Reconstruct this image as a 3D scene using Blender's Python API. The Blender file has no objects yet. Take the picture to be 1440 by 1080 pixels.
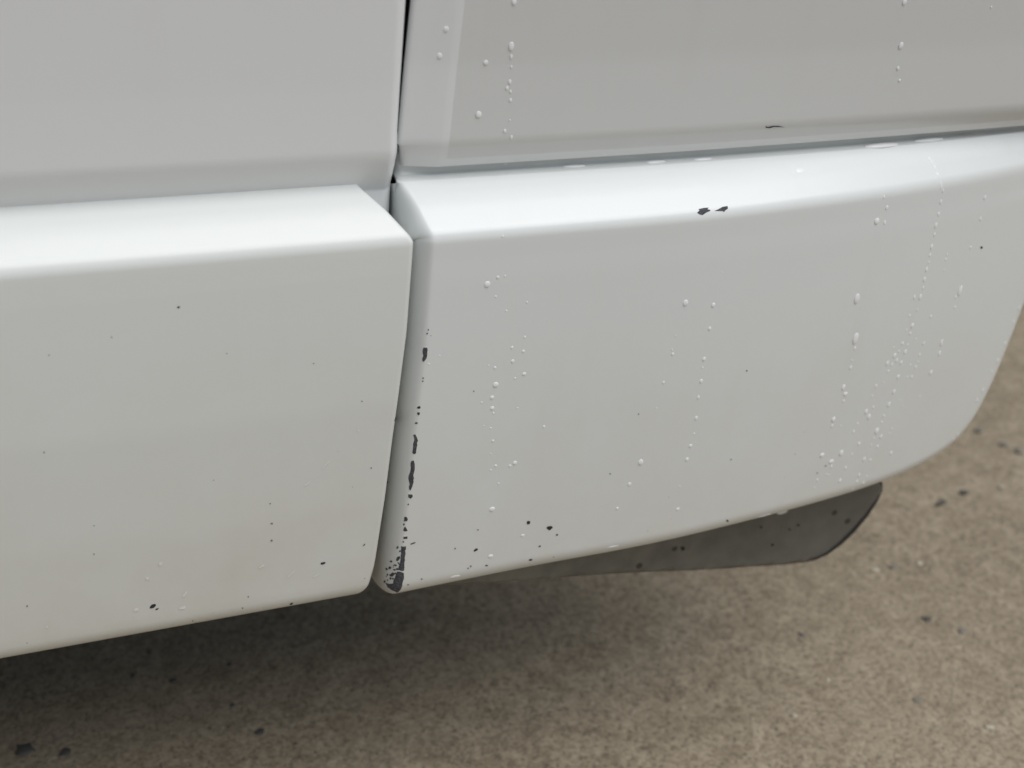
import bpy, bmesh, math, random
import numpy as np
from mathutils import Vector, Matrix
from mathutils.bvhtree import BVHTree
from mathutils.geometry import delaunay_2d_cdt

random.seed(7); rng = np.random.default_rng(7)
C = bpy.context.scene.collection
scene = bpy.context.scene
ZO = 0.50                                   # height of the moulding's ledge edge above the ground

# ---------------------------------------------------------------- camera
F = 1735.0                                  # focal length in pixels of a 1440 px wide picture
R = np.array([[0.93329, 0.118932, -0.338859], [-0.352614, 0.482323, -0.80189], [0.068069, 0.867883, 0.492084]])
CAM = np.array([-0.183218, -0.585639, 0.260721 + ZO])
cd = bpy.data.cameras.new('camera'); cam = bpy.data.objects.new('camera', cd); C.objects.link(cam)
M = Matrix([list(R[0]) + [CAM[0]], list(R[1]) + [CAM[1]], list(R[2]) + [CAM[2]], [0, 0, 0, 1]])
cam.matrix_world = M
cd.sensor_width = 36.0; cd.lens = F / 1440 * 36; cd.clip_start = 0.01; cd.clip_end = 500
cd.dof.use_dof = True; cd.dof.focus_distance = 0.735; cd.dof.aperture_fstop = 6.0
scene.camera = cam
# ---------------------------------------------------------------- sky, sun, exposure
SUN_EL, SUN_AZ = math.radians(65), math.radians(142)     # azimuth from +Y towards +X
w = bpy.data.worlds.new('World'); scene.world = w; w.use_nodes = True
nt = w.node_tree; bg = nt.nodes['Background']
sky = nt.nodes.new('ShaderNodeTexSky'); sky.sky_type = 'NISHITA'; sky.sun_disc = False
sky.sun_elevation = SUN_EL; sky.sun_rotation = SUN_AZ
sky.air_density = 1.4; sky.dust_density = 2.5; sky.ozone_density = 2.2
hs = nt.nodes.new('ShaderNodeHueSaturation'); hs.inputs['Saturation'].default_value = 0.60
nt.links.new(sky.outputs[0], hs.inputs['Color']); nt.links.new(hs.outputs[0], bg.inputs[0])
bg.inputs[1].default_value = 0.05
sl = bpy.data.lights.new('sun', 'SUN'); sl.energy = 1.5; sl.angle = math.radians(52); sl.color = (1, 0.992, 0.98)
so = bpy.data.objects.new('sun', sl); C.objects.link(so)
sd = Vector((math.sin(SUN_AZ) * math.cos(SUN_EL), math.cos(SUN_AZ) * math.cos(SUN_EL), math.sin(SUN_EL)))
so.rotation_euler = sd.to_track_quat('Z', 'Y').to_euler(); so.location = sd * 5
scene.view_settings.view_transform = 'Standard'; scene.view_settings.look = 'None'
scene.view_settings.exposure = 0.50; scene.view_settings.gamma = 1.0

# ---------------------------------------------------------------- helpers
def tag(o, label=None, cat=None, group=None, kind=None):
    if label: o['label'] = label
    if cat: o['category'] = cat
    if group: o['group'] = group
    if kind: o['kind'] = kind
    return o

def mesh_obj(name, verts, faces, mat=None, parent=None, smooth=True):
    me = bpy.data.meshes.new(name); me.from_pydata([tuple(v) for v in verts], [], faces); me.update()
    if mat: me.materials.append(mat)
    if smooth: me.polygons.foreach_set('use_smooth', [True] * len(me.polygons))
    o = bpy.data.objects.new(name, me); C.objects.link(o)
    if parent: o.parent = parent
    return o

def grid_faces(nu, nv, flip=False):
    f = []
    for i in range(nu - 1):
        for j in range(nv - 1):
            a, b, c, d = i * nv + j, (i + 1) * nv + j, (i + 1) * nv + j + 1, i * nv + j + 1
            f.append((a, d, c, b) if flip else (a, b, c, d))
    return f

def fillet(pts, rad, n=7):
    """a 2-D polyline with its inner corners rounded"""
    out = []; pts = [np.array(p, float) for p in pts]
    for i, p in enumerate(pts):
        r = rad[i]
        if r <= 0 or i in (0, len(pts) - 1): out.append(p); continue
        a = pts[i - 1] - p; b = pts[i + 1] - p
        a /= np.linalg.norm(a); b /= np.linalg.norm(b)
        th = math.acos(max(-1, min(1, a @ b))); t = r / math.tan(th / 2)
        bis = (a + b) / np.linalg.norm(a + b); cen = p + bis * r / math.sin(th / 2)
        s, e = p + a * t - cen, p + b * t - cen
        om = math.acos(max(-1, min(1, (s @ e) / r / r)))
        for k in range(n + 1):
            q = k / n
            out.append(cen + (math.sin((1 - q) * om) * s + math.sin(q * om) * e) / math.sin(om))
    return np.array(out)

def densify(P, step):
    out = [P[0]]
    for a, b in zip(P[:-1], P[1:]):
        L = np.linalg.norm(b - a); k = max(1, int(math.ceil(L / step)))
        for i in range(1, k + 1): out.append(a + (b - a) * i / k)
    return np.array(out)

def normals2(P):
    """inward normals of an open profile running from top inner edge to the underside (Y,Z); the outside lies at -Y"""
    T = np.gradient(P, axis=0); T /= np.linalg.norm(T, axis=1)[:, None] + 1e-12
    return np.stack([-T[:, 1], T[:, 0]], 1)      # profile runs down the -Y side: inward is +Y

def roll(e, wd, D):
    """how far a surface has rolled inward where e metres are left of a rounded border of width wd and depth D"""
    q = np.clip((wd - e) / wd, 0, 1)
    return D * (1 - np.sqrt(np.maximum(0, 1 - q * q)))

def ray(u, v):
    d = R @ np.array([(u - 720) / F, -(v - 540) / F, -1.0]); return d / np.linalg.norm(d)

# ---------------------------------------------------------------- materials
class NT:
    def __init__(s, name):
        s.m = bpy.data.materials.new(name); s.m.use_nodes = True; s.t = s.m.node_tree; s.b = s.t.nodes['Principled BSDF']
        s.co = s.t.nodes.new('ShaderNodeTexCoord')
    def n(s, typ, **k):
        x = s.t.nodes.new('ShaderNode' + typ)
        for a, v in k.items():
            if a.startswith('i_'): x.inputs[a[2:].replace('_', ' ')].default_value = v
            else: setattr(x, a, v)
        return x
    def l(s, a, b): s.t.links.new(a, b)
    def noise(s, scale, detail=3, rough=.5, vec=None, dist=0.0):
        x = s.n('TexNoise'); x.inputs['Scale'].default_value = scale; x.inputs['Detail'].default_value = detail
        x.inputs['Roughness'].default_value = rough; x.inputs['Distortion'].default_value = dist
        s.l(vec or s.co.outputs['Object'], x.inputs['Vector']); return x.outputs['Fac']
    def ramp(s, fac, lo, hi):
        x = s.n('MapRange'); x.inputs['From Min'].default_value = lo; x.inputs['From Max'].default_value = hi
        s.l(fac, x.inputs['Value']); return x.outputs['Result']
    def mix(s, fac, a, b):
        x = s.n('Mix', data_type='RGBA')
        if isinstance(fac, (int, float)): x.inputs[0].default_value = fac
        else: s.l(fac, x.inputs[0])
        for v, i in ((a, 6), (b, 7)):
            if isinstance(v, tuple): x.inputs[i].default_value = (*v, 1)
            else: s.l(v, x.inputs[i])
        return x.outputs[2]
    def math(s, op, a, b=None, c=None):
        x = s.n('Math', operation=op)
        for i, v in enumerate((a, b, c)):
            if v is None: continue
            if isinstance(v, (int, float)): x.inputs[i].default_value = v
            else: s.l(v, x.inputs[i])
        return x.outputs[0]
    def bump(s, h, strength, dist, normal=None):
        x = s.n('Bump'); x.inputs['Strength'].default_value = strength; x.inputs['Distance'].default_value = dist
        s.l(h, x.inputs['Height'])
        if normal is not None: s.l(normal, x.inputs['Normal'])
        return x.outputs['Normal']

def paint(name, base, dirt_top, dirt_amt, rough=.42, coat=.5):
    """white car paint with road film and fine spatter that thickens below dirt_top"""
    k = NT(name); b = k.b
    geo = k.n('NewGeometry'); sep = k.n('SeparateXYZ'); k.l(geo.outputs['Position'], sep.inputs[0])
    pos = geo.outputs['Position']
    z = sep.outputs['Z']
    hgt = k.ramp(z, dirt_top, dirt_top - .22)
    blot = k.noise(14, 4, .6, pos)
    film = k.math('MULTIPLY', k.math('MULTIPLY', hgt, k.ramp(blot, .05, .85)), dirt_amt)
    col = k.mix(film, base, (.58, .52, .40))
    mp = k.n('Mapping'); mp.inputs['Scale'].default_value = (75, 75, 3.0); k.l(pos, mp.inputs['Vector'])
    runs = k.noise(1.0, 3, .6, mp.outputs[0])      # faint dried run marks
    col = k.mix(k.math('MULTIPLY', k.math('MULTIPLY', k.ramp(runs, .52, .74), k.ramp(blot, .35, .7)), .08), col, (.60, .56, .47))
    # fine spatter: small dark specks and pale grit, sparse high up, more of them near the sill
    vor = k.n('TexVoronoi'); vor.inputs['Scale'].default_value = 260; k.l(pos, vor.inputs['Vector'])
    sc = k.n('SeparateColor'); k.l(vor.outputs['Color'], sc.inputs[0])
    thr = k.math('MULTIPLY', sc.outputs[0], k.math('ADD', .10, k.math('MULTIPLY', hgt, .10)))
    thr = k.math('MULTIPLY', thr, k.math('GREATER_THAN', sc.outputs[1], k.math('SUBTRACT', .9985, k.math('MULTIPLY', k.math('POWER', hgt, 4.0), .10))))
    spot = k.math('MULTIPLY', k.math('LESS_THAN', vor.outputs['Distance'], thr), k.math('MULTIPLY', sc.outputs[2], .75))
    col = k.mix(spot, col, (.16, .14, .11))
    k.l(col, b.inputs['Base Color'])
    b.inputs['Roughness'].default_value = rough
    b.inputs['Coat Weight'].default_value = coat; b.inputs['Coat Roughness'].default_value = .16
    b.inputs['Specular IOR Level'].default_value = .4
    rr = k.math('ADD', rough, k.math('MULTIPLY', film, .4)); k.l(rr, b.inputs['Roughness'])
    peel = k.noise(420, 2, .5, pos); wav = k.noise(16, 2, .5, pos)
    nb = k.bump(peel, .05, .0004); nb = k.bump(wav, .05, .004, nb); k.l(nb, b.inputs['Normal'])
    return k.m

M_BODY = paint('white_body_paint', (.80, .815, .82), ZO - .02, .22)
M_MOULD = paint('white_moulding_paint', (.76, .785, .765), ZO - .02, .60, rough=.48)
M_BUMP = paint('white_bumper_paint', (.77, .795, .785), ZO - .06, .55)

def simple(name, col, rough, nscale=30, var=.3, bump=.2, bdist=.001, spec=.4):
    k = NT(name); n1 = k.noise(nscale, 5, .6)
    c2 = tuple(max(0, c * (1 - var)) for c in col); c3 = tuple(min(1, c * (1 + var)) for c in col)
    k.l(k.mix(k.ramp(n1, .3, .7), c2, c3), k.b.inputs['Base Color'])
    k.b.inputs['Roughness'].default_value = rough; k.b.inputs['Specular IOR Level'].default_value = spec
    if bump: k.l(k.bump(k.noise(nscale * 6, 4, .6), bump, bdist), k.b.inputs['Normal'])
    return k.m

M_GAP_SHADE = simple('gap_shade_black', (.012, .012, .012), .7)
M_UNDER = simple('dark_underbody', (.03, .03, .03), .8)
M_PRIMER = simple('bare_dark_primer', (.070, .072, .082), .65, 700, .65, .8, .0003)
M_CHIPDARK = simple('dark_chip', (.035, .034, .034), .7, 900, .3, .4, .0002)
M_FAINT = simple('faint_speck', (.20, .19, .17), .7, 900, .3, .3, .0002)
M_PALE = simple('pale_scuff_and_rim', (.83, .82, .78), .6, 900, .08, .3, .0002)

def guard_mat():
    k = NT('dusty_grey_plastic'); n1 = k.noise(9, 5, .6); n2 = k.noise(60, 4, .6)
    f = k.math('ADD', k.math('MULTIPLY', k.ramp(n1, .3, .7), .6), k.math('MULTIPLY', k.ramp(n2, .3, .7), .4))
    xs_ = k.n('SeparateXYZ'); k.l(k.co.outputs['Object'], xs_.inputs[0]); f = k.math('MULTIPLY', f, k.ramp(xs_.outputs['X'], .50, .12)); f = k.math('ADD', f, k.math('MULTIPLY', n2, .25))
    c = k.mix(f, (.095, .092, .080), (.25, .24, .205))
    v = k.n('TexVoronoi'); v.inputs['Scale'].default_value = 70; k.l(k.co.outputs['Object'], v.inputs['Vector'])
    s = k.n('SeparateColor'); k.l(v.outputs['Color'], s.inputs[0])
    sp = k.math('LESS_THAN', v.outputs['Distance'], k.math('MULTIPLY', k.math('GREATER_THAN', s.outputs[0], .86), .22))
    k.l(k.mix(k.math('MULTIPLY', sp, .8), c, (.02, .02, .018)), k.b.inputs['Base Color'])
    k.b.inputs['Roughness'].default_value = .42; k.l(k.bump(n2, .15, .001), k.b.inputs['Normal'])
    return k.m
M_GUARD = guard_mat()
M_RIM = simple('near_black_edge', (.032, .030, .028), .6)

def film_mat():
    k = NT('clear_film'); t = k.t
    tr = k.n('BsdfTransparent'); tr.inputs[0].default_value = (.955, .953, .948, 1)
    gl = k.n('BsdfGlossy'); gl.inputs['Roughness'].default_value = .16
    lw = k.n('LayerWeight'); fac = k.math('ADD', .03, k.math('MULTIPLY', k.math('POWER', lw.outputs['Facing'], 4.0), .35))
    mx = k.n('MixShader'); k.l(fac, mx.inputs[0]); k.l(tr.outputs[0], mx.inputs[1]); k.l(gl.outputs[0], mx.inputs[2])
    k.l(mx.outputs[0], t.nodes['Material Output'].inputs['Surface']); return k.m
M_FILM = film_mat()

def water_mat():
    k = NT('rain_water'); b = k.b
    b.inputs['Base Color'].default_value = (.98, .985, .99, 1); b.inputs['Roughness'].default_value = .08
    b.inputs['IOR'].default_value = 1.333; b.inputs['Transmission Weight'].default_value = .12
    b.inputs['Coat Weight'].default_value = .6; b.inputs['Coat Roughness'].default_value = .02
    return k.m
M_WATER = water_mat()

# ---------------------------------------------------------------- ground
def ground_mat():
    k = NT('worn_concrete'); co = k.co.outputs['Object']
    big = k.noise(3.2, 4, .55, co); mid = k.noise(38, 5, .65, co, .6); fine = k.noise(150, 4, .65, co); grit = k.noise(300, 3, .65, co)
    c = k.mix(k.ramp(big, .3, .7), (.232, .187, .127), (.315, .257, .177))
    c = k.mix(k.math('MULTIPLY', k.ramp(mid, .36, .70), .70), c, (.44, .37, .265))
    c = k.mix(k.math('MULTIPLY', k.ramp(fine, .56, .34), .55), c, (.122, .094, .063))
    c = k.mix(k.math('MULTIPLY', k.ramp(grit, .56, .74), .55), c, (.50, .44, .34))
    c = k.mix(k.math('MULTIPLY', k.ramp(grit, .44, .30), .65), c, (.085, .072, .055))
    k.l(c, k.b.inputs['Base Color']); k.b.inputs['Roughness'].default_value = .75; k.b.inputs['Specular IOR Level'].default_value = .3
    nb = k.bump(mid, .5, .004); nb = k.bump(fine, .6, .002, nb); k.l(nb, k.b.inputs['Normal'])
    return k.m
def xs(lim, near):
    a = [near * 1.6 ** i for i in range(1, 14) if near * 1.6 ** i < lim]
    return [-lim] + [-v for v in reversed(a)] + list(np.linspace(-near, near, 60)) + a + [lim]
gx = xs(250, 2.2); gy = xs(250, 2.2)
gv = []
for x in gx:
    for y in gy:
        near = 1 if abs(x) < 2.3 and abs(y) < 2.3 else 0
        gv.append((x, y, near * (.0016 * math.sin(5 * x + 1.3 * y) + .0012 * math.sin(3 * y - 4 * x + 1) + random.uniform(-.0006, .0006))))
ground = mesh_obj('ground', gv, grid_faces(len(gx), len(gy)), ground_mat()); tag(ground, 'worn brownish concrete with embedded small dark and pale stones', kind='structure')

# ---------------------------------------------------------------- the car
car = bpy.data.objects.new('white_car', None); C.objects.link(car); car.empty_display_size = .1
tag(car, 'white car with scuffed lower bumper corner, wet with rain, standing on concrete', 'car')

g_x = [-9, .17, .19, .287, .359, .441, .50, .60]; g_o = [0, 0, .0008, .0086, .0181, .0333, .048, .075]
g_i = [0, .0016, .0022, .0048, .0088, .0175, .0260, .045]; g_q = [0, .001, .0015, .0040, .0065, .0100, .0150, .030]
def sm(xp, fp):
    X = np.linspace(-.1, .6, 141); Y = np.interp(X, xp, fp)
    for _ in range(60): Y[1:-1] = .25 * Y[:-2] + .5 * Y[1:-1] + .25 * Y[2:]
    return lambda x: np.interp(x, X, Y)
GO, GI, GQ = sm(g_x, g_o), sm(g_x, g_i), sm(g_x, g_q)

surfaces = []            # (verts, faces) that drops and chips are set on
def surf(name, P, mat, flip=False, parent=car, cast=True):
    P = P.copy(); P[..., 2] += ZO
    nu, nv = P.shape[:2]; v = P.reshape(-1, 3)
    nn = np.cross(P[1:, :-1] - P[:-1, :-1], P[:-1, 1:] - P[:-1, :-1])[..., 1].sum(); f = grid_faces(nu, nv, nn > 0)      # faces look outward
    o = mesh_obj(name, v, f, mat, parent)
    if cast: surfaces.append((v, f))
    return o

# --- lower door moulding (left)
prof = fillet([(.044, .0275), (.030, .0190), (.0155, .0112), (.0, .0), (-.0005, -.02), (-.0012, -.10), (.0005, -.17), (.004, -.2475), (.034, -.2475)],
              [0, .012, 0, .0105, .03, 0, 0, .016, 0], 9)
prof = densify(prof, .006); inn = normals2(prof)
xe = np.where(prof[:, 1] >= -.002, .0013 - .0209 * np.clip(prof[:, 0] / .03, 0, 1.15),
              np.interp(-prof[:, 1], [0, .0042, .0577, .127, .167, .2192, .2362, .2430, .2475], [.0013, .0013, -.0012, -.0079, -.0112, -.0164, -.0200, -.0235, -.027]))
r = .0032
cols = []
for x in list(np.linspace(-3.2, -.30, 14)) + list(np.linspace(-.28, -.05, 30)): cols.append((x, None))
es = list(np.linspace(.016, .0034, 5)) + [r * (1 - math.sin(a)) for a in np.linspace(.1, math.pi / 2, 9)]
P = []
for x, _ in cols:
    xb = x + (xe + .016 + .0) * max(0, (x + .30) / .25) * .9 if x > -.30 else np.full(len(prof), x)
    P.append(np.stack([np.minimum(xb, xe - .017), prof[:, 0], prof[:, 1]], 1))
for e in es:
    d = roll(e, r, r); q = prof + inn * d
    P.append(np.stack([xe - e, q[:, 0], q[:, 1]], 1))
for d in (.006, .012, .022):
    q = prof + inn * d; P.append(np.stack([xe - (d - r) * .05, q[:, 0], q[:, 1]], 1))
door_moulding = surf('door_moulding', np.array(P), M_MOULD)

# --- door skin above it
prof = fillet([(.050, .4), (.014, .28), (.0225, .075), (.0235, .0375), (.0345, .0150), (.036, -.05)], [0, .3, .2, .022, .004, 0], 9)
prof = densify(prof, .008); inn = normals2(prof)
xd = np.interp(prof[:, 1], [-.05, .005, .03, .05, .12, .4], [-.0010, -.0003, .0003, -.0002, .0019, .0098])
r, D = .0075, .012
es = list(np.linspace(.05, .009, 10)) + [r * (1 - math.sin(a)) for a in np.linspace(.05, math.pi / 2, 14)]
P = [np.stack([np.full(len(prof), x), prof[:, 0], prof[:, 1]], 1) for x in np.linspace(-3.2, -.06, 80)]
for e in es:
    q = prof + inn * roll(e, r, D); P.append(np.stack([xd - e, q[:, 0], q[:, 1]], 1))
for d in (.018, .03): P.append(np.stack([xd, (prof + inn * d)[:, 0], (prof + inn * d)[:, 1]], 1))
door_panel = surf('door_panel', np.array(P), M_BODY)

# --- body panel above the bumper (right), its leading strip turned towards the door gap
XF = lambda z: .0243 + (z - .0251) * .055                     # the crease where the strip turns, also the film's edge
prof = fillet([(.050, .4), (.015, .28), (.0248, .085), (.0255, .0410), (.0330, .0262), (.0450, .0268)],
              [0, .3, .2, .020, .0009, 0], 9)
prof = densify(prof, .007); inn = np.tile([1.0, 0.0], (len(prof), 1))
sh = -.0014 * np.clip((prof[:, 1] - .028) / .012, 0, 1)
x0 = sh + np.where(prof[:, 1] > .04, .0022 + (prof[:, 1] - .047) * .066, .0022 + np.clip(.0470 - prof[:, 1], 0, .02) * .11)
xf = XF(prof[:, 1]) + sh
r, D = .0022, .004
P = []
def qcol(x, extra):
    q = prof + inn * extra[:, None]
    return np.stack([x, q[:, 0] + GQ(x), q[:, 1]], 1)
for d in (.025, .014): P.append(qcol(x0 + d * .6, np.full(len(prof), .0052 + d)))
for a in np.linspace(math.pi / 2, .05, 8):
    e = r * (1 - math.sin(a)); x = x0 + e
    P.append(qcol(x, roll(np.full(len(prof), e), r, D) + .0052 * np.clip((xf - x) / (xf - x0), 0, 1) ** 1.15))
for t in np.linspace(.12, 1, 14):
    x = x0 + r + (xf - x0 - r) * t
    P.append(qcol(x, .0052 * np.clip((xf - x) / (xf - x0), 0, 1) ** 1.15))
nfilm = len(P) - 1
for t in np.concatenate([np.linspace(.006, .08, 8), np.linspace(.1, 1, 70)]):
    P.append(qcol(xf + (.62 - xf) * t, np.zeros(len(prof))))
Pq = np.array(P)
quarter_panel = surf('quarter_panel', Pq, M_BODY)

# --- bumper: groove lip, ledge, face with its rounded lower edge and rear corner
RB = .0165
up = fillet([(.050, .0330), (.0410, .0330), (.0395, .0205), (.0300, .0205 - .0006), (.0155, .0114), (.0, .0), (-.0004, -.0180)],
            [0, .002, .002, .003, 0, .0105, 0], 9)
up = densify(up, .004); nup = len(up)
rz = [.0003, .0717, .1065, .1316, .153, .1849, .2127, .2392, .26]; rx = [.0126, .0097, .0070, .0052, .0038, .0016, -.0003, -.0023, -.0035]
ridge = lambda z: np.interp(-z, rz, rx)
ux = np.where(up[:, 1] > -.001, .0126 - .0085 * np.clip(up[:, 0] / .03, 0, 1.0), ridge(up[:, 1]))
ux = ux + .0022 * np.clip((up[:, 0] - .031) / .008, 0, 1)
XE = .5135
# lower border, seen from the side: along the sill, round the rear corner, up
bl = np.array([(-.0030, -.2500), (.05, -.2485), (.10, -.2475), (.16, -.2478), (.22, -.2478), (.28, -.2475), (.33, -.2478), (.368, -.2478), (.40, -.2462), (.432, -.2420),
               (.4605, -.2330), (.480, -.2130), (.4905, -.1800), (.4965, -.1450), (.5010, -.1100), (.5060, -.0700), (.510, -.0350), (.513, -.008)])
for _ in range(2):      # Chaikin rounding
    q = [bl[0]]
    for a, b in zip(bl[:-1], bl[1:]): q += [a * .75 + b * .25, a * .25 + b * .75]
    bl = np.array(q + [bl[-1]])
seg = np.linalg.norm(np.diff(bl, axis=0), axis=1); sL = np.concatenate([[0], np.cumsum(seg)])
k30 = np.interp(.30, bl[:, 0], sL)
def Bpt(v, xt):
    s = np.interp(xt, [-.01, .0, .30, XE], [0, .003, k30, sL[-1]])
    return np.array([np.interp(s, sL, bl[:, 0]), np.interp(s, sL, bl[:, 1])])
def dist_border(x, z):
    p = np.stack([x, z], 1)[:, None]; a = bl[:-1][None]; b = bl[1:][None]; ab = b - a
    t = np.clip(((p - a) * ab).sum(2) / (ab ** 2).sum(2), 0, 1)
    return np.linalg.norm(p - (a + ab * t[..., None]), axis=2).min(1)
tt = np.concatenate([np.linspace(0, .80, 26)[1:], 1 - .20 * (1 - np.linspace(0, 1, 26)[1:]) ** 1.6])
wl, Dl = .0085, .020
WU = np.interp(up[:, 0], [-1, 0, .008, .03, 1], [wl, wl, .0092, .0042, .0042])          # the leading edge roll narrows towards the inner end of the ledge
DU = np.interp(up[:, 0], [-1, 0, .02, .03, 1], [Dl, Dl, .018, .008, .008])
P = []
def bcol(frac, e=None, deep=0.0):
    """one column of the bumper; e: 0..1 across the leading edge roll, deep: extra wall depth"""
    if e is None: offu = np.zeros(nup); off = 0.0; leadu = np.zeros(nup); lead = 0.0
    else:
        offu = roll(WU * e, WU, DU) + .10 * WU * (1 - e) + deep; off = roll(wl * e, wl, Dl) + .10 * wl * (1 - e) + deep
        leadu = -WU * (1 - e) + deep * .10 * (up[:, 0] > .036); lead = -wl * (1 - e)
    inn_u = normals2(up); inn_u[:, 1] *= np.interp(up[:, 1], [.0125, .0198], [1, .2])
    xu = ux + (XE - ux) * frac + leadu
    u = up + inn_u * offu[:, None]
    wgt = np.clip((up[:, 0]) / .03, 0, 1)
    gu = GO(xu) * (1 - wgt) + GI(xu) * wgt
    yu = u[:, 0] + gu + roll(np.maximum(XE - xu, 0), .02, .02)
    top = np.stack([xu, yu, u[:, 1]], 1)
    xt = xu[-1] - leadu[-1]; bp = Bpt(frac, xt)
    z0 = up[-1, 1]
    if frac == 0:
        zz = z0 + (bl[0, 1] - z0) * tt; xx = ridge(zz)
    else:
        lin = xt + (bp[0] - xt) * tt; zz = z0 + (bp[1] - z0) * tt
        k = max(0, 1 - (xt - ridge(z0)) / .08)
        xx = lin * (1 - k) + (ridge(zz) + (xt - ridge(z0))) * k
    d = dist_border(xx, zz); d[-1] = 0
    bow = -.0012 * np.sin(np.pi * np.clip(-zz / .25, 0, 1))
    yy = -.0004 + GO(xx) + roll(d, RB, RB) + bow + off
    face = np.stack([xx + lead, yy, zz], 1)
    fl = [(face[-1, 0], face[-1, 1] + dy, face[-1, 2]) for dy in (.008, .016, .026)]
    return np.vstack([top, face, np.array(fl)])
P.append(bcol(0, 0.0, .030)); P.append(bcol(0, 0.0, .012))
for a in np.linspace(math.pi / 2, .08, 14): P.append(bcol(0, 1 - math.sin(a)))
nridge = len(P)
for fr in np.concatenate([[0, .003, .007, .012, .02, .03], np.linspace(.045, .6, 40), np.linspace(.61, .985, 50), [.992, .997, 1.0]]): P.append(bcol(fr))
Pb = np.array(P)
bumper = surf('bumper', Pb, M_BUMP)

# --- clear protective film over panel and bumper, starting at the crease
def offset_out(P, d):
    a = np.gradient(P, axis=0); b = np.gradient(P, axis=1); n = np.cross(a, b); n /= np.linalg.norm(n, axis=2)[..., None] + 1e-12
    s = np.sign(-(n[..., 1]) + n[..., 2] * .3); s[s == 0] = 1
    return P + n * s[..., None] * d
Pf = offset_out(Pq, .00018)[nfilm + 1:, :]
keep = [j for j in range(Pf.shape[1]) if prof[j, 1] > .0275 and prof[j, 0] < .036]
film = surf('protective_film', Pf[:, keep], M_FILM)

# --- black strip that paints the gap's shade, splash guard, dark underside
def box(bm, lo, hi):
    vs = [bm.verts.new((x, y, z)) for x in (lo[0], hi[0]) for y in (lo[1], hi[1]) for z in (lo[2], hi[2])]
    for q in ((0, 1, 3, 2), (4, 6, 7, 5), (0, 4, 5, 1), (2, 3, 7, 6), (0, 2, 6, 4), (1, 5, 7, 3)): bm.faces.new([vs[i] for i in q])
def bm_obj(name, bm, mat, parent, bevel=0.0):
    if bevel: bmesh.ops.bevel(bm, geom=bm.edges[:], offset=bevel, segments=2, affect='EDGES')
    bmesh.ops.recalc_face_normals(bm, faces=bm.faces)
    me = bpy.data.meshes.new(name); bm.to_mesh(me); bm.free(); me.materials.append(mat)
    o = bpy.data.objects.new(name, me); C.objects.link(o); o.parent = parent; return o
bm = bmesh.new(); box(bm, (-.035, .062, -.22 + ZO), (.055, .075, .38 + ZO)); gap_strip = bm_obj('gap_shade_strip', bm, M_GAP_SHADE, car, .003)  # black strip behind the gap; its colour supplies the gap's darkness
bm = bmesh.new(); box(bm, (-3.2, .085, -.03 + ZO), (.42, 1.75, .38 + ZO)); shell = bm_obj('inner_body', bm, M_UNDER, car, .02)
bm = bmesh.new(); box(bm, (-3.2, .036, -.222 + ZO), (.03, 1.75, -.032 + ZO)); floorp = bm_obj('underbody', bm, M_UNDER, car, .02)

gpx = [(.03, -.20), (.03, -.298), (.062, -.3035), (.12, -.3120), (.19, -.3232), (.26, -.3335), (.315, -.3402), (.352, -.3462), (.366, -.3478), (.377, -.3470), (.388, -.3432),
       (.399, -.3352), (.4085, -.3248), (.4175, -.3115), (.4235, -.2985), (.4262, -.2890), (.4250, -.2820), (.420, -.2775), (.40, -.255), (.38, -.20)]
YG = .070
gp = np.array(gpx)
endc = gp[7:19]
def dend(x, z):
    best = 9
    for a, b in zip(endc[:-1], endc[1:]):
        ab = b - a; t = max(0, min(1, ((x - a[0]) * ab[0] + (z - a[1]) * ab[1]) / (ab @ ab))); best = min(best, math.hypot(x - a[0] - ab[0] * t, z - a[1] - ab[1] * t))
    return best
gq = densify(np.vstack([gp, gp[:1]]), .004)[:-1]; pts = [Vector(map(float, p)) for p in gq]; nb = len(pts)
def in_gp(x, z):
    c = False
    for (x1, z1), (x2, z2) in zip(gp, np.roll(gp, -1, 0)):
        if (z1 > z) != (z2 > z) and x < (x2 - x1) * (z - z1) / (z2 - z1) + x1: c = not c
    return c
for x in np.arange(.034, .43, .004):
    for z in np.arange(-.346, -.202, .004):
        if in_gp(x, z) and min(math.hypot(x - p[0], z - p[1]) for p in gq) > .0018: pts.append(Vector((float(x), float(z))))
co, ed, fc, ov, oe, of = delaunay_2d_cdt(pts, [(i, (i + 1) % nb) for i in range(nb)], [], 1, 1e-6)
def gy_(x, z): return YG + float(roll(np.array(dend(x, z)), .012, .0005)) + .0015 * math.sin(9 * x) + .0012 * math.sin(31 * x + 14 * z)
guard = mesh_obj('splash_guard', [(c[0], gy_(c[0], c[1]), c[1] + ZO) for c in co], [tuple(f) for f in fc], M_GUARD, car)
me = guard.data; bm = bmesh.new(); bm.from_mesh(me); bmesh.ops.recalc_face_normals(bm, faces=bm.faces); bm.normal_update()
if sum(f.normal.y for f in bm.faces) > 0: bmesh.ops.reverse_faces(bm, faces=bm.faces)
bm.to_mesh(me); bm.free(); me.polygons.foreach_set('use_smooth', [True] * len(me.polygons))
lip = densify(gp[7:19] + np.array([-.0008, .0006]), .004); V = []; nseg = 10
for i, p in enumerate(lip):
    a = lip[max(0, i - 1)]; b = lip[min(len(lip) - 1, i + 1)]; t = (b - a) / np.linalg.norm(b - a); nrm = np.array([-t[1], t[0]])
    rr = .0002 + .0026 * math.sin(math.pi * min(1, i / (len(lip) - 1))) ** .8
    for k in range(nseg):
        an = 2 * math.pi * k / nseg; c = p + nrm * rr * math.cos(an); V.append((c[0], YG + .0012 + .6 * rr * math.sin(an), c[1] + ZO))
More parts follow.
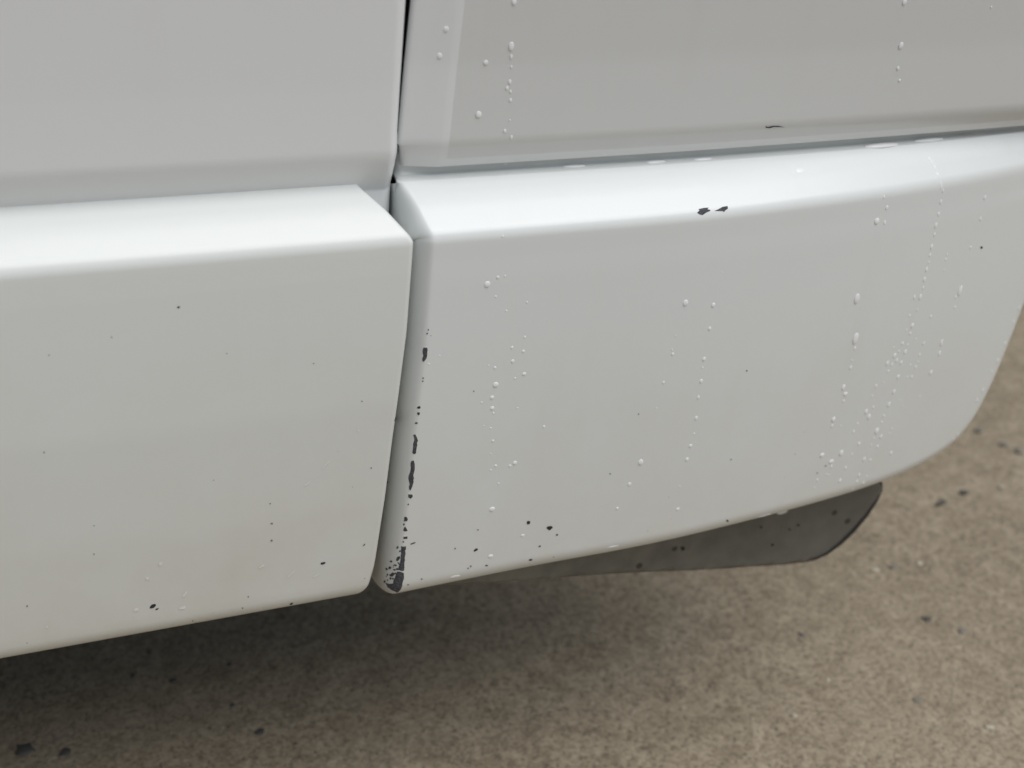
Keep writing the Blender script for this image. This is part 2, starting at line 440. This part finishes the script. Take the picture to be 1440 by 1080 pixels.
Fc = [(i * nseg + k, i * nseg + (k + 1) % nseg, (i + 1) * nseg + (k + 1) % nseg, (i + 1) * nseg + k) for i in range(len(lip) - 1) for k in range(nseg)]
mesh_obj('edge_lip', V, Fc, M_RIM, guard)  # near-black tapered strip along the guard's right tip
md = guard.modifiers.new('thickness', 'SOLIDIFY'); md.thickness = .003; md.offset = -1
tag(guard, 'dusty dark grey splash guard hanging below the bumper')

# ---------------------------------------------------------------- placing small things on the panels
surfaces.append(([tuple(v.co) for v in guard.data.vertices], [tuple(p.vertices) for p in guard.data.polygons]))
trees = [BVHTree.FromPolygons([tuple(map(float, v)) for v in vs], fs) for vs, fs in surfaces]
def hit(u, v):
    o = Vector(CAM); d = Vector(ray(u, v)); best = None
    for t in trees:
        p, n, i, dist = t.ray_cast(o, d)
        if p is not None and (best is None or dist < best[2]):
            if n.dot(d) > 0: n = -n
            best = (p, n, dist)
    return best

def chip(poly, parent, mat, name='paint_chip', lift=.00022):
    """a flake of lost paint: an outline in picture points laid onto the panel, with its own thickness"""
    us = [p[0] for p in poly]; vs_ = [p[1] for p in poly]; st = max(1.2, (max(us) - min(us)) / 12, (max(vs_) - min(vs_)) / 24)
    pts = [Vector(p) for p in poly]; nb = len(pts)
    def inside(x, y):
        c = False
        for (x1, y1), (x2, y2) in zip(poly, poly[1:] + poly[:1]):
            if (y1 > y) != (y2 > y) and x < (x2 - x1) * (y - y1) / (y2 - y1) + x1: c = not c
        return c
    y = min(vs_) + st * .6
    while y < max(vs_):
        x = min(us) + st * .6
        while x < max(us):
            if inside(x, y): pts.append(Vector((x, y)))
            x += st
        y += st
    co, ed, fc, ov, oe, of = delaunay_2d_cdt(pts, [(i, (i + 1) % nb) for i in range(nb)], [], 1, 1e-4)
    V = []; ok = []
    for c in co:
        h = hit(c[0], c[1]); good = h is not None and h[0].y < .15; ok.append(good)
        V.append(tuple(h[0] + h[1] * lift) if good else (0, 0, 0))
    # where the flake reaches past the panel's outline, draw its border in to the outline
    fs = [f for f in fc if all(ok[i] for i in f)]
    if not fs: return None
    used = sorted({i for f in fs for i in f}); mp = {q: k for k, q in enumerate(used)}
    V = [V[q] for q in used]; fs = [tuple(mp[i] for i in f) for f in fs]
    return mesh_obj(name, V, fs, mat, parent, smooth=True)
def blob(u, v, a, b, rot=0, n=9, j=.28):
    out = []
    for k in range(n):
        t = 2 * math.pi * k / n; q = 1 + random.uniform(-j, j)
        x, y = a * q * math.cos(t), b * q * math.sin(t); out.append((u + x * math.cos(rot) - y * math.sin(rot), v + x * math.sin(rot) + y * math.cos(rot)))
    return out
def rough(poly, amp=.5):
    out = []
    for a, b in zip(poly, poly[1:] + poly[:1]):
        out.append(a); k = max(1, int(math.hypot(b[0] - a[0], b[1] - a[1]) / 3.0))
        for i in range(1, k): out.append((a[0] + (b[0] - a[0]) * i / k + random.uniform(-amp, amp), a[1] + (b[1] - a[1]) * i / k + random.uniform(-amp, amp)))
    return out
z3 = lambda p: [(480 + x / 4.908, 640 + y / 4.908) for x, y in p]
z4 = lambda p: [(540 + x / 5.4, 440 + y / 5.4) for x, y in p]
for p in (z3([(484, 38), (500, 35), (506, 60), (507, 95), (500, 125), (497, 170), (490, 215), (478, 243), (468, 235), (470, 190), (463, 160), (473, 120), (478, 70)]),
          z3([(462, 268), (490, 270), (493, 285), (478, 300), (462, 290)]), z3([(430, 505), (440, 490), (458, 522), (428, 522)]), z3([(428, 560), (457, 560), (455, 576), (430, 578)]),
          z3([(412, 628), (445, 628), (443, 680), (435, 740), (432, 795), (420, 800), (385, 790), (405, 740), (410, 690)]),
          z3([(385, 803), (430, 812), (432, 850), (420, 900), (402, 935), (385, 948), (345, 930), (318, 908), (305, 880), (335, 888), (358, 885), (370, 850)]),
          z4([(300, 262), (328, 262), (328, 320), (322, 345), (302, 370), (292, 362), (296, 310)]),
          z4([(222, 925), (238, 920), (250, 945), (258, 970), (250, 985), (246, 1030), (242, 1065), (228, 1073), (215, 1060), (220, 1030), (222, 990), (230, 965)])):
    cu, cv = sum(q[0] for q in p) / len(p), sum(q[1] for q in p) / len(p)
    ring = []
    for q in p:
        L = math.hypot(q[0] - cu, q[1] - cv) + 1e-6; g = random.uniform(.5, 2.0); ring.append((q[0] + (q[0] - cu) / L * g, q[1] + (q[1] - cv) / L * g * .8))
    if max(q[1] for q in p) < 790: chip(rough(ring, .4), bumper, M_PALE, 'pale_chip_rim', .00012)  # pale ring laid around the chip
    chip(rough(p, .8), bumper, M_PRIMER)
for x, y, a, b in ((462, 339, 5, 6), (445, 440, 13, 19), (428, 597, 5, 5), (390, 715, 9, 15), (345, 733, 9, 7), (335, 778, 11, 9), (352, 825, 15, 13), (388, 637, 7, 10), (320, 825, 6, 7),
                   (378, 760, 6, 6), (365, 790, 7, 5), (340, 850, 7, 8), (300, 872, 6, 8), (322, 862, 5, 5), (432, 478, 6, 8), (372, 815, 5, 7), (405, 662, 6, 6)):
    (u, v), = z3([(x, y)]); chip(blob(u, v, a / 4.908, b / 4.908, .3), bumper, M_PRIMER)
for k in range(34):
    y = random.uniform(690, 915); xr = 405 - (y - 690) * .06; x = xr - abs(random.gauss(0, 1)) * (10 + (y - 690) * .22)
    if x > 285 + max(0, y - 860) * .5: (u, v), = z3([(x, y)]); chip(blob(u, v, random.uniform(.5, 1.5), random.uniform(.6, 1.7), random.uniform(0, 3)), bumper, M_PRIMER)
for x, y, a, b in ((336, 128, 4, 7), (328, 155, 7, 6), (355, 172, 3, 2.5), (296, 495, 6, 5), (295, 517, 6, 5), (264, 718, 11, 11), (261, 763, 9, 12), (247, 836, 10, 7)):
    (u, v), = z4([(x, y)]); chip(blob(u, v, a / 5.4, b / 5.4), bumper, M_CHIPDARK)
zc = lambda p: [(960 + x / 14.4, 270 + y / 14.4) for x, y in p]
for p in (zc([(320, 350), (420, 325), (525, 318), (500, 352), (560, 365), (555, 382), (470, 420), (400, 465), (350, 455), (290, 420), (320, 390), (345, 378)]),
          zc([(640, 380), (690, 365), (800, 305), (905, 285), (915, 335), (850, 380), (835, 408), (815, 385), (700, 385)])):
    chip(p, bumper, M_PRIMER)
for u, v, a, b, rot in ((743, 735, 2.8, 2.5, 0), (773, 742, 3.8, 3, 0), (669, 773, 3.4, 1.5, -.5), (746, 787, 2.8, 1.3, 0), (662, 796, 1.4, 1.4, 0), (684, 795, 1.8, 1, 0), (672, 745, 1.2, 1, 0),
                        (783, 752, 1.6, 1.2, 0), (759, 768, 1.7, 1, -.5), (640, 771, 1.1, 1.1, 0), (1023, 732, 1.7, 1.4, 0), (1380, 348, 1.6, 1.8, 0), (580, 764, 4, .9, -.35), (658, 799, 1.2, 1, 0),
                        (593, 814, 1.3, 1, 0), (574, 822, 1.3, 1, 0), (1149, 665, 1, 1, 0), (1161, 655, 1, 1, 0), (1050, 521, 1.1, 1, 0), (1028, 646, 1, 1, 0), (858, 666, 1, 1, 0), (666, 550, 1, 1, 0), (898, 582, 1, 1, 0)):
    chip(blob(u, v, a, b, rot, 8), bumper, M_CHIPDARK if a > 1.5 else M_FAINT)
for u, v, a, b, rot in ((215, 852, 5.6, 2.4, -.55), (454, 792, 3.4, 1.9, -.2), (382, 736, 1.6, 1.3, 0), (382, 760, 1.5, 1.3, 0), (251, 432, 2.3, 1.5, 0), (62, 636, 1.3, 1.2, 0), (38, 852, 1.3, 1.2, 0),
                        (380, 708, 1, 1, 0), (410, 849, 2.4, 1.2, -.4), (406, 855, 2, .9, -.3), (341, 855, 1.1, 1, 0), (275, 876, 1.3, 1, 0), (257, 884, 1.5, 1, 0), (271, 873, 1, .8, 0), (132, 779, 1, 1, 0),
                        (441, 511, 1, .9, 0), (319, 497, 1, .8, 0), (69, 499, .9, .9, 0), (157, 474, 1.2, .8, 0), (556, 589, 3.4, .8, -1.2), (509, 564, 1, .8, 0), (349, 839, 1, .8, 0), (221, 856, 2.5, 1, -.4), (512, 766, 2.4, .7, -.7), (545, 678, 1, 1, 0), (522, 658, 1, 1, 0)):
    chip(blob(u, v, a, b, rot, 8), door_moulding, M_CHIPDARK if a > 1.8 else M_FAINT)
for u, v, a, b, rot in ((226, 792, 3.6, 2, -.7), (207, 813, 2.8, 2.2, .3), (260, 835, 5, 1.6, -.9), (191, 857, 4.5, 2, -.5), (257, 854, 5, 2.4, -.4), (368, 796, 5, 1.3, -.6), (409, 807, 9, .9, -.75), (458, 653, 9, .8, -.8),
                        (432, 680, 5, .9, -.7), (478, 632, 3, 1, -.8), (504, 605, 2, 1, -.9), (444, 809, 5, .8, -.5), (132, 903, 4, 1, -.3), (122, 905, 4, 1, 0), (142, 903, 2, 1, -.9), (66, 881, 2, 1.4, 0)):
    chip(blob(u, v, a, b, rot, 9, .2), door_moulding, M_PALE, 'paint_scuff', .00035)
chip([(1076, 177), (1080, 178.6), (1087, 176.8), (1095, 177), (1104, 179), (1095, 178.4), (1088, 178.2), (1082, 180), (1077, 179.6)], quarter_panel, M_CHIPDARK, 'paint_scratch')
for u, v, a, b, rot in ((960, 771, 3.4, 2.8, 0), (1086, 766, 2, 1.6, 0), (1070, 741, 1.8, 1.5, 0), (1122, 738, 2, 1.5, 0), (1110, 744, 1.6, 1.4, 0)):
    chip(blob(u, v, a, b, rot, 9), guard, M_RIM, 'mud_spot', .0004)

# ---------------------------------------------------------------- rain drops
def drop_mesh(k):
    """a sessile bead: flat underside, domed, a little fuller at its lower end (-Y)"""
    V = []; F_ = []; n = 14; rings = [(1.0, -.06), (1.0, .05), (.93, .22), (.78, .37), (.55, .48), (.28, .54)]
    wob = [1 + random.uniform(-.10, .10) for _ in range(n)]; wob = [(wob[i - 1] + 2 * wob[i] + wob[(i + 1) % n]) / 4 for i in range(n)]
    for rr, h in rings:
        for i in range(n):
            t = 2 * math.pi * i / n; x, y = rr * wob[i] * math.cos(t), rr * wob[i] * math.sin(t)
            V.append((x, y, h * (1 - .22 * y)))
    V.append((0, 0, .56)); V.append((0, 0, -.06)); m = len(rings)
    for q in range(m - 1):
        for i in range(n): F_.append((q * n + i, q * n + (i + 1) % n, (q + 1) * n + (i + 1) % n, (q + 1) * n + i))
    for i in range(n): F_.append(((m - 1) * n + i, (m - 1) * n + (i + 1) % n, m * n)); F_.append(((i + 1) % n, i, m * n + 1))
    me = bpy.data.meshes.new('water_drop'); me.from_pydata(V, [], F_); me.materials.append(M_WATER)
    me.polygons.foreach_set('use_smooth', [True] * len(me.polygons)); return me
DM = [drop_mesh(k) for k in range(6)]
def drop(u, v, a, b, label, group, tilt=None, flat=1.0):
    h = hit(u, v)
    if h is None: return
    p, n, dist = h; px = dist / F
    dn = Vector((0, 0, -1)); dn = (dn - n * dn.dot(n)).normalized()
    if tilt: dn = Matrix.Rotation(tilt, 3, n) @ dn
    yv = -dn; xv = yv.cross(n).normalized()
    A, B = a * px * 1.06, b * px * 1.06
    mt = Matrix.Identity(4)
    hgt = min(A, B) * flat * .52
    for i in range(3): mt[i][0], mt[i][1], mt[i][2], mt[i][3] = xv[i] * A, yv[i] * B, n[i] * hgt, p[i]
    o = bpy.data.objects.new('water_drop', random.choice(DM)); C.objects.link(o); o.matrix_world = mt
    tag(o, label, 'water drop', group); return o

ORD = ['topmost', 'second', 'third', 'fourth', 'fifth', 'sixth', 'seventh', 'eighth', 'ninth', 'tenth', 'eleventh', 'twelfth', 'thirteenth', 'fourteenth']
def nth(i): return ORD[i] if i == 0 else ORD[i] + ' from the top'

G_PANEL = 'rain drops on the upper body panel'
T = [(618, 79, 3.6, 4.2, 'round water drop on pale strip, the lower one beside the door gap'), (627, 41, 3.6, 4.2, 'round water drop on pale strip, the upper one beside the door gap'),
     (683, 88, 3.1, 3.3, 'small lone water drop left of the dotted trickle on upper panel'), (673, 161, 3.9, 4.8, 'large lone water drop low on upper panel, left of dotted trickle'),
     (719, 65, 3.7, 6, 'tall water drop, largest in the dotted trickle on upper panel'), (711, 230, 3.2, 3, 'water drop clinging just above the groove on upper panel'),
     (1267, 64, 3.3, 4.6, 'tallest water drop on the right half of upper panel'), (1272, 3, 3, 4, 'water drop at the very top right of upper panel'),
     (723, 3, 3.2, 4, 'water drop at the top end of dotted trickle on upper panel')]
for u, v, a, b, l in T: drop(u, v, a, b, l, G_PANEL)
for i, (u, v, a, b) in enumerate(sorted(((719, 80, 2, 3.2), (719, 94, 1.4, 2.2), (717, 115, 2.2, 3.2), (713, 124, 2.2, 2.8), (718, 129, 1.6, 2.4), (718, 141, 1.9, 2.8), (710, 184, 2.2, 2.6), (719, 193, 2, 3), (717, 169, 1.2, 1.2)), key=lambda t: t[1])):
    drop(u, v, a, b, 'small drop in dotted trickle on upper panel, %s' % nth(i), 'drops in the upper panel trickle')
for i, (u, v, a, b) in enumerate(sorted(((1263, 96, 2, 2.6), (1265, 113, 1.8, 2), (1394, 10, 1.3, 1.6)), key=lambda t: t[1])):
    drop(u, v, a, b, 'small faint water drop on right of upper panel, %s of three' % nth(i), 'faint drops on the upper panel')

G_GRV = 'water beads lying in the groove above the bumper ledge'
for u, v, a, b, l in ((808, 236, 17, 4.2, 'flat water bead in the groove, leftmost above bumper ledge'), (922, 230, 15, 4.6, 'flat water bead in the groove, second from the left'),
                      (988, 226, 14, 4.2, 'flat water bead in the groove above the two dark chips'), (1240, 207, 27, 6.5, 'broad flat water bead, largest in the groove above ledge'),
                      (1306, 199, 24, 5, 'long flat water bead in the groove towards its right end')):
    drop(u, v - 2.5, a, b, l, G_GRV, None, 1.5)
drop(1125, 239, 6, 4.5, 'shallow clear water drop on the white bumper ledge', 'rain drops on the ledge', None, .35)
for i, (u, v) in enumerate(sorted(((1307, 223), (1311, 229), (1315, 235), (1319, 245), (1323, 257), (1324, 262)), key=lambda t: t[1])):
    drop(u, v, 1.6, 3.2, 'tiny water drop in thin trickle crossing the bumper ledge, %s' % nth(i), 'drops in the ledge trickle', None, .6)

L_ = 'rain drops on the left part of the bumper face'
for u, v, a, b, l in ((685, 400, 4.2, 4.6, 'round water drop, largest near upper left of bumper face'), (697, 541, 4, 4.2, 'round water drop in the left column, biggest at mid height of bumper'),
                      (692, 559, 3, 3, 'water drop just beneath the biggest one in left column'), (692, 574, 3, 3, 'water drop second beneath the biggest one in left column'),
                      (692, 716, 4.2, 3.6, 'lone water drop low on bumper face, above the chipped sill'), (901, 650, 3.9, 4.6, 'lone large water drop low on the middle of bumper face'),
                      (885, 681, 2.6, 3.2, 'smaller water drop just below left of the lone large middle one'), (737, 526, 3, 2.6, 'flattish water drop, lowest of the short right column near the left'),
                      (724, 651, 3, 3.2, 'water drop at the foot of left column, right one of a close pair'), (953, 716, 3, 2.4, 'water drop low in the middle near the bumper bottom edge'),
                      (735, 753, 2.6, 2.2, 'small water drop beneath two dark chips near bottom edge'), (690, 782, 3.6, 2.8, 'pale water drop hanging near the bumper bottom edge at left'),
                      (707, 332, 1.8, 2, 'tiny water drop high on bumper face just under ledge')):
    drop(u, v, a, b, l, L_)
for u, v, s in ((700, 390, 2.3), (710, 388, 1.5), (697, 417, 1.5), (741, 425, 1.5), (712, 437, 1.5), (738, 474, 1.8), (720, 489, 2), (736, 494, 2.2), (721, 508, 2.5), (696, 517, 2), (687, 514, 1.2), (724, 532, 1.5),
                (677, 566, 1.3), (694, 581, 1.5), (728, 574, 1.3), (680, 599, 1), (690, 602, 1.5), (693, 620, 2), (765, 600, 2), (690, 638, 1.2), (697, 655, 2), (690, 661, 1.5), (717, 655, 2), (701, 680, 1.5), (618, 500, 1.2), (603, 512, 1.4)):
    drop(u, v, s, s * 1.1, 'tiny water drop in the ' + ('upper' if v < 460 else 'middle' if v < 550 else 'lower') + (' part of the loose cluster around left column' if u < 710 else ' part of the cluster right of the left column'), 'tiny drops scattered on the left of the bumper')
for i, (u, v, s) in enumerate(sorted(((933, 538, 2), (946, 498, 2), (945, 492, 1.2), (950, 472, 1), (923, 574, 1), (956, 684, 1.2), (868, 715, 2), (1015, 383, 1)), key=lambda t: t[1])):
    drop(u, v, s, s * 1.15, 'faint tiny water drop near the bumper middle trickle, %s' % nth(i), 'faint drops on the bumper middle')
for i, (u, v, a, b) in enumerate(sorted(((988, 517, 1.4, 1.8), (986, 536, 2.6, 3.2), (982, 559, 2.2, 3), (979, 588, 2.7, 3.4), (976, 610, 1.5, 1.8), (971, 627, 2.6, 2.8), (966, 646, 2.5, 3), (998, 462, 2.6, 3), (990, 505, 2.8, 3.2)), key=lambda t: t[1])):
    drop(u, v, a, b, 'small water drop in the trickle down the bumper middle, %s' % nth(i), 'drops in the middle trickle')
drop(964, 426, 4, 4.8, 'round water drop, left of two level ones above middle trickle', L_); drop(1003, 429, 3, 3.6, 'round water drop, right of two level ones above middle trickle', L_)

R_ = 'long rain drops on the right part of the bumper face'
for u, v, a, b, l in ((1205, 420, 4.5, 7.3, 'elongated big water drop, upper of two in line on bumper'), (1203, 476, 4.6, 8.4, 'elongated big water drop, lower of two in line on bumper'),
                      (1350, 409, 3.4, 7.4, 'elongated bright water drop farthest up right on the bumper'), (1324, 482, 2.6, 5, 'elongated water drop, upper of a pair below the far right one'),
                      (1321, 497, 2.4, 3.6, 'elongated water drop, lower of a pair below the far right one'), (1309, 524, 2.6, 3.8, 'lone slanted water drop right of the dense spray'),
                      (1233, 311, 4, 4.4, 'round water drop under the ledge, largest of a small cluster'), (1233, 606, 3.3, 4.8, 'brightest water drop low in the dense spray'),
                      (1186, 545, 3, 4.6, 'water drop below the two big ones, upper of a close pair'), (1189, 554, 3.6, 2.9, 'water drop below the two big ones, lower of a close pair'),
                      (1172, 590, 3.3, 4, 'roundish water drop at the left border of the spray'), (1156, 640, 3.6, 3.2, 'water drop farthest down left of the dense spray'),
                      (1169, 649, 4, 3.2, 'flattish water drop near the lower left of the spray'), (1183, 637, 3.4, 4.4, 'slanted water drop above the flattish one in the spray')):
    drop(u, v, a, b, l, R_)
for i, (u, v, a) in enumerate(sorted(((1326, 268, 1.7), (1323, 284, 2), (1320, 301, 2), (1316, 317, 2.4), (1314, 330, 1.7), (1310, 347, 2.4), (1308, 359, 1.7), (1306, 369, 1.3), (1303, 379, 2.2), (1300, 393, 2.2), (1298, 405, 1.6), (1294, 418, 2.4), (1286, 418, 1.9), (1290, 436, 1.4)), key=lambda t: t[1])):
    drop(u, v, a, a * 1.6, 'small water drop in dotted trickle above dense spray, %s' % nth(i), 'drops in the right trickle')
for i, (u, v, a) in enumerate(sorted(((1243, 277, 1.8), (1247, 292, 2.3), (1244, 313, 2), (1385, 278, 2.2), (1379, 308, 2), (1365, 348, 1.8), (1332, 358, 1.3), (1330, 365, 1.6), (1327, 380, 1.2), (1344, 418, 1.8), (1343, 432, 1.7)), key=lambda t: t[1])):
    drop(u, v, a, a * 1.4, 'small scattered water drop below right end of the ledge, %s' % nth(i), 'drops scattered under the right ledge')
for u, v, a in ((1202, 490, 1.9), (1198, 507, 1.2), (1196, 517, 2.2), (1186, 564, 1.8), (1170, 599, 2), (1182, 599, 1.2), (1169, 656, 2), (1189, 658, 1.8), (1208, 624, 2.1), (1198, 639, 1.5), (1200, 607, 1.7), (1206, 596, 1.5), (1218, 579, 2.7), (1222, 586, 2.9),
                (1228, 573, 1.7), (1239, 614, 2.2), (1229, 616, 1.4), (1234, 628, 1.8), (1225, 626, 1.3), (1243, 585, 1.5), (1240, 594, 1.5), (1250, 569, 2.5), (1257, 551, 2.5), (1232, 543, 2), (1227, 557, 1.3), (1243, 538, 1), (1263, 530, 2.4), (1276, 530, 1.4),
                (1282, 530, 1.8), (1249, 522, 1.7), (1248, 511, 2.6), (1254, 513, 1.8), (1258, 500, 2.5), (1261, 507, 2), (1267, 510, 2), (1264, 494, 1.5), (1273, 495, 2.4), (1269, 483, 1.9), (1276, 485, 1.3), (1257, 489, 1.1), (1283, 458, 2.5), (1280, 469, 1.8),
                (1275, 464, 1.2), (1279, 444, 1.6), (1288, 477, 1.1), (1309, 445, 1.8), (1299, 483, 1.8), (1293, 499, 1.7), (1288, 516, 1.7), (1280, 513, 1.2), (1291, 509, 1.2), (1293, 558, 1.3), (1266, 563, 1), (1269, 571, .9), (1254, 603, 1.2), (1251, 610, 1.2),
                (1253, 637, 2.1), (1224, 647, 1.6), (1215, 646, 2.4), (1208, 668, 1.9), (1205, 677, 1.6), (1214, 679, 1.7), (1219, 670, 1.2), (1181, 676, 2.3), (1199, 688, 1.8), (1162, 667, 1.2), (1165, 668, 1.2), (1149, 675, 1.6), (1145, 686, 1.3)):
    drop(u, v, a, a * 1.45, ('small' if a >= 1.7 else 'tiny') + ' slanted water drop in the ' + ('upper tuft' if v < 535 else 'middle' if v < 622 else 'lower fringe') + ' of the dense spray near the rear corner', 'drops in the dense spray', -.12)
for i, (u, v, a) in enumerate(sorted(((1433, 434, 2), (1425, 453, 1.7), (1413, 483, 1.8), (1403, 507, 2), (1395, 523, 1.4), (1382, 549, 1.8), (1374, 563, 1.6), (1371, 585, 1.4), (1347, 611, 1.8), (1428, 466, 1.6), (1341, 617, 1.5), (1435, 448, 1.8)), key=lambda t: t[1])):
    drop(u, v, a, a * 1.9, 'bright sliver of water on the bumper rear silhouette, %s' % nth(i), 'drops along the rear silhouette')
for u, v, a, b, l in ((1075, 725, 11, 3.4, 'wide water drop hanging off the bumper bottom edge above splash guard'), (1100, 720, 8, 3, 'water drop hanging just right of the wide one on bottom edge'),
                      (862, 769, 8, 2.4, 'flat water drop hanging off bottom edge where splash guard begins'), (640, 811, 7, 3, 'pale water drop on the lower edge near the chipped corner')):
    drop(u, v, a, b, l, 'drops hanging from the bumper bottom edge', None, .8)

# ---------------------------------------------------------------- stones set in the concrete
def ground_pt(u, v):
    d = ray(u, v); t = -CAM[2] / d[2]; return CAM + d * t, t
def stone(u, v, a, b, mat, rot=0.0):
    p, t = ground_pt(u, v); n = 9; a *= .72; b *= .72; wob = [random.uniform(.62, 1.25) for _ in range(n)]; V = []; px = t / F
    for rr, h in ((1, -.5), (1.0, .02), (.70, .10)):
        for i in range(n):
            th = 2 * math.pi * i / n; q = rr * wob[i]
            x, y = a * px * q * math.cos(th), 1.35 * b * px * q * math.sin(th)
            V.append((x * math.cos(rot) - y * math.sin(rot), x * math.sin(rot) + y * math.cos(rot), h * min(a, b) * px))
    V.append((0, 0, .11 * min(a, b) * px))
    F_ = [(q * n + i, q * n + (i + 1) % n, (q + 1) * n + (i + 1) % n, (q + 1) * n + i) for q in range(2) for i in range(n)] + [(2 * n + i, 2 * n + (i + 1) % n, 3 * n) for i in range(n)]
    o = mesh_obj('embedded_stone', V, F_, mat, ground, smooth=True); o.location = (p[0], p[1], .0008); return o
M_SD = simple('dark_stone', (.082, .078, .070), .7, 60, .35); M_SP = simple('pale_stone', (.46, .41, .32), .7, 60, .25); M_SM = simple('blue_grey_stone', (.20, .187, .160), .7, 60, .3)
for u, v, a, b in ((623, 886, 7, 6), (683, 920, 5, 4), (737, 993, 9, 5), (846, 1002, 9, 4), (635, 1003, 6, 5), (563, 1015, 6, 4), (1304, 870, 9, 5), (1125, 893, 7, 6), (35, 1053, 16, 10), (92, 1058, 12, 6), (366, 1030, 10, 6), (418, 1047, 10, 7),
                   (323, 935, 6, 4), (245, 957, 7, 4), (210, 917, 5, 4), (187, 950, 5, 4), (327, 992, 6, 4), (539, 1052, 6, 4), (1355, 692, 12, 5), (1324, 706, 14, 4), (530, 835, 5, 4)):
    stone(u, v, a, b, M_SD, random.uniform(-.3, .3))
for u, v, a, b in ((1353, 887, 8, 5), (1073, 995, 9, 5), (1105, 998, 8, 4), (999, 1057, 9, 7), (1257, 797, 9, 4), (1412, 624, 7, 5), (1433, 634, 8, 6), (1378, 604, 9, 5), (1005, 850, 9, 5), (1290, 985, 9, 4)):
    stone(u, v, a, b, M_SM, random.uniform(-.3, .3))
for u, v, a, b in ((1231, 801, 9, 4), (1058, 920, 7, 4), (1393, 1023, 9, 4), (1117, 1006, 5, 5), (1164, 956, 4, 4), (1293, 792, 7, 5), (647, 1030, 5, 5), (617, 1056, 6, 4), (690, 968, 4, 4), (821, 903, 4, 4), (1366, 1001, 3, 3), (1008, 1001, 4, 3), (1408, 684, 5, 3), (789, 1056, 4, 4)):
    stone(u, v, a, b, M_SP, random.uniform(-.3, .3))
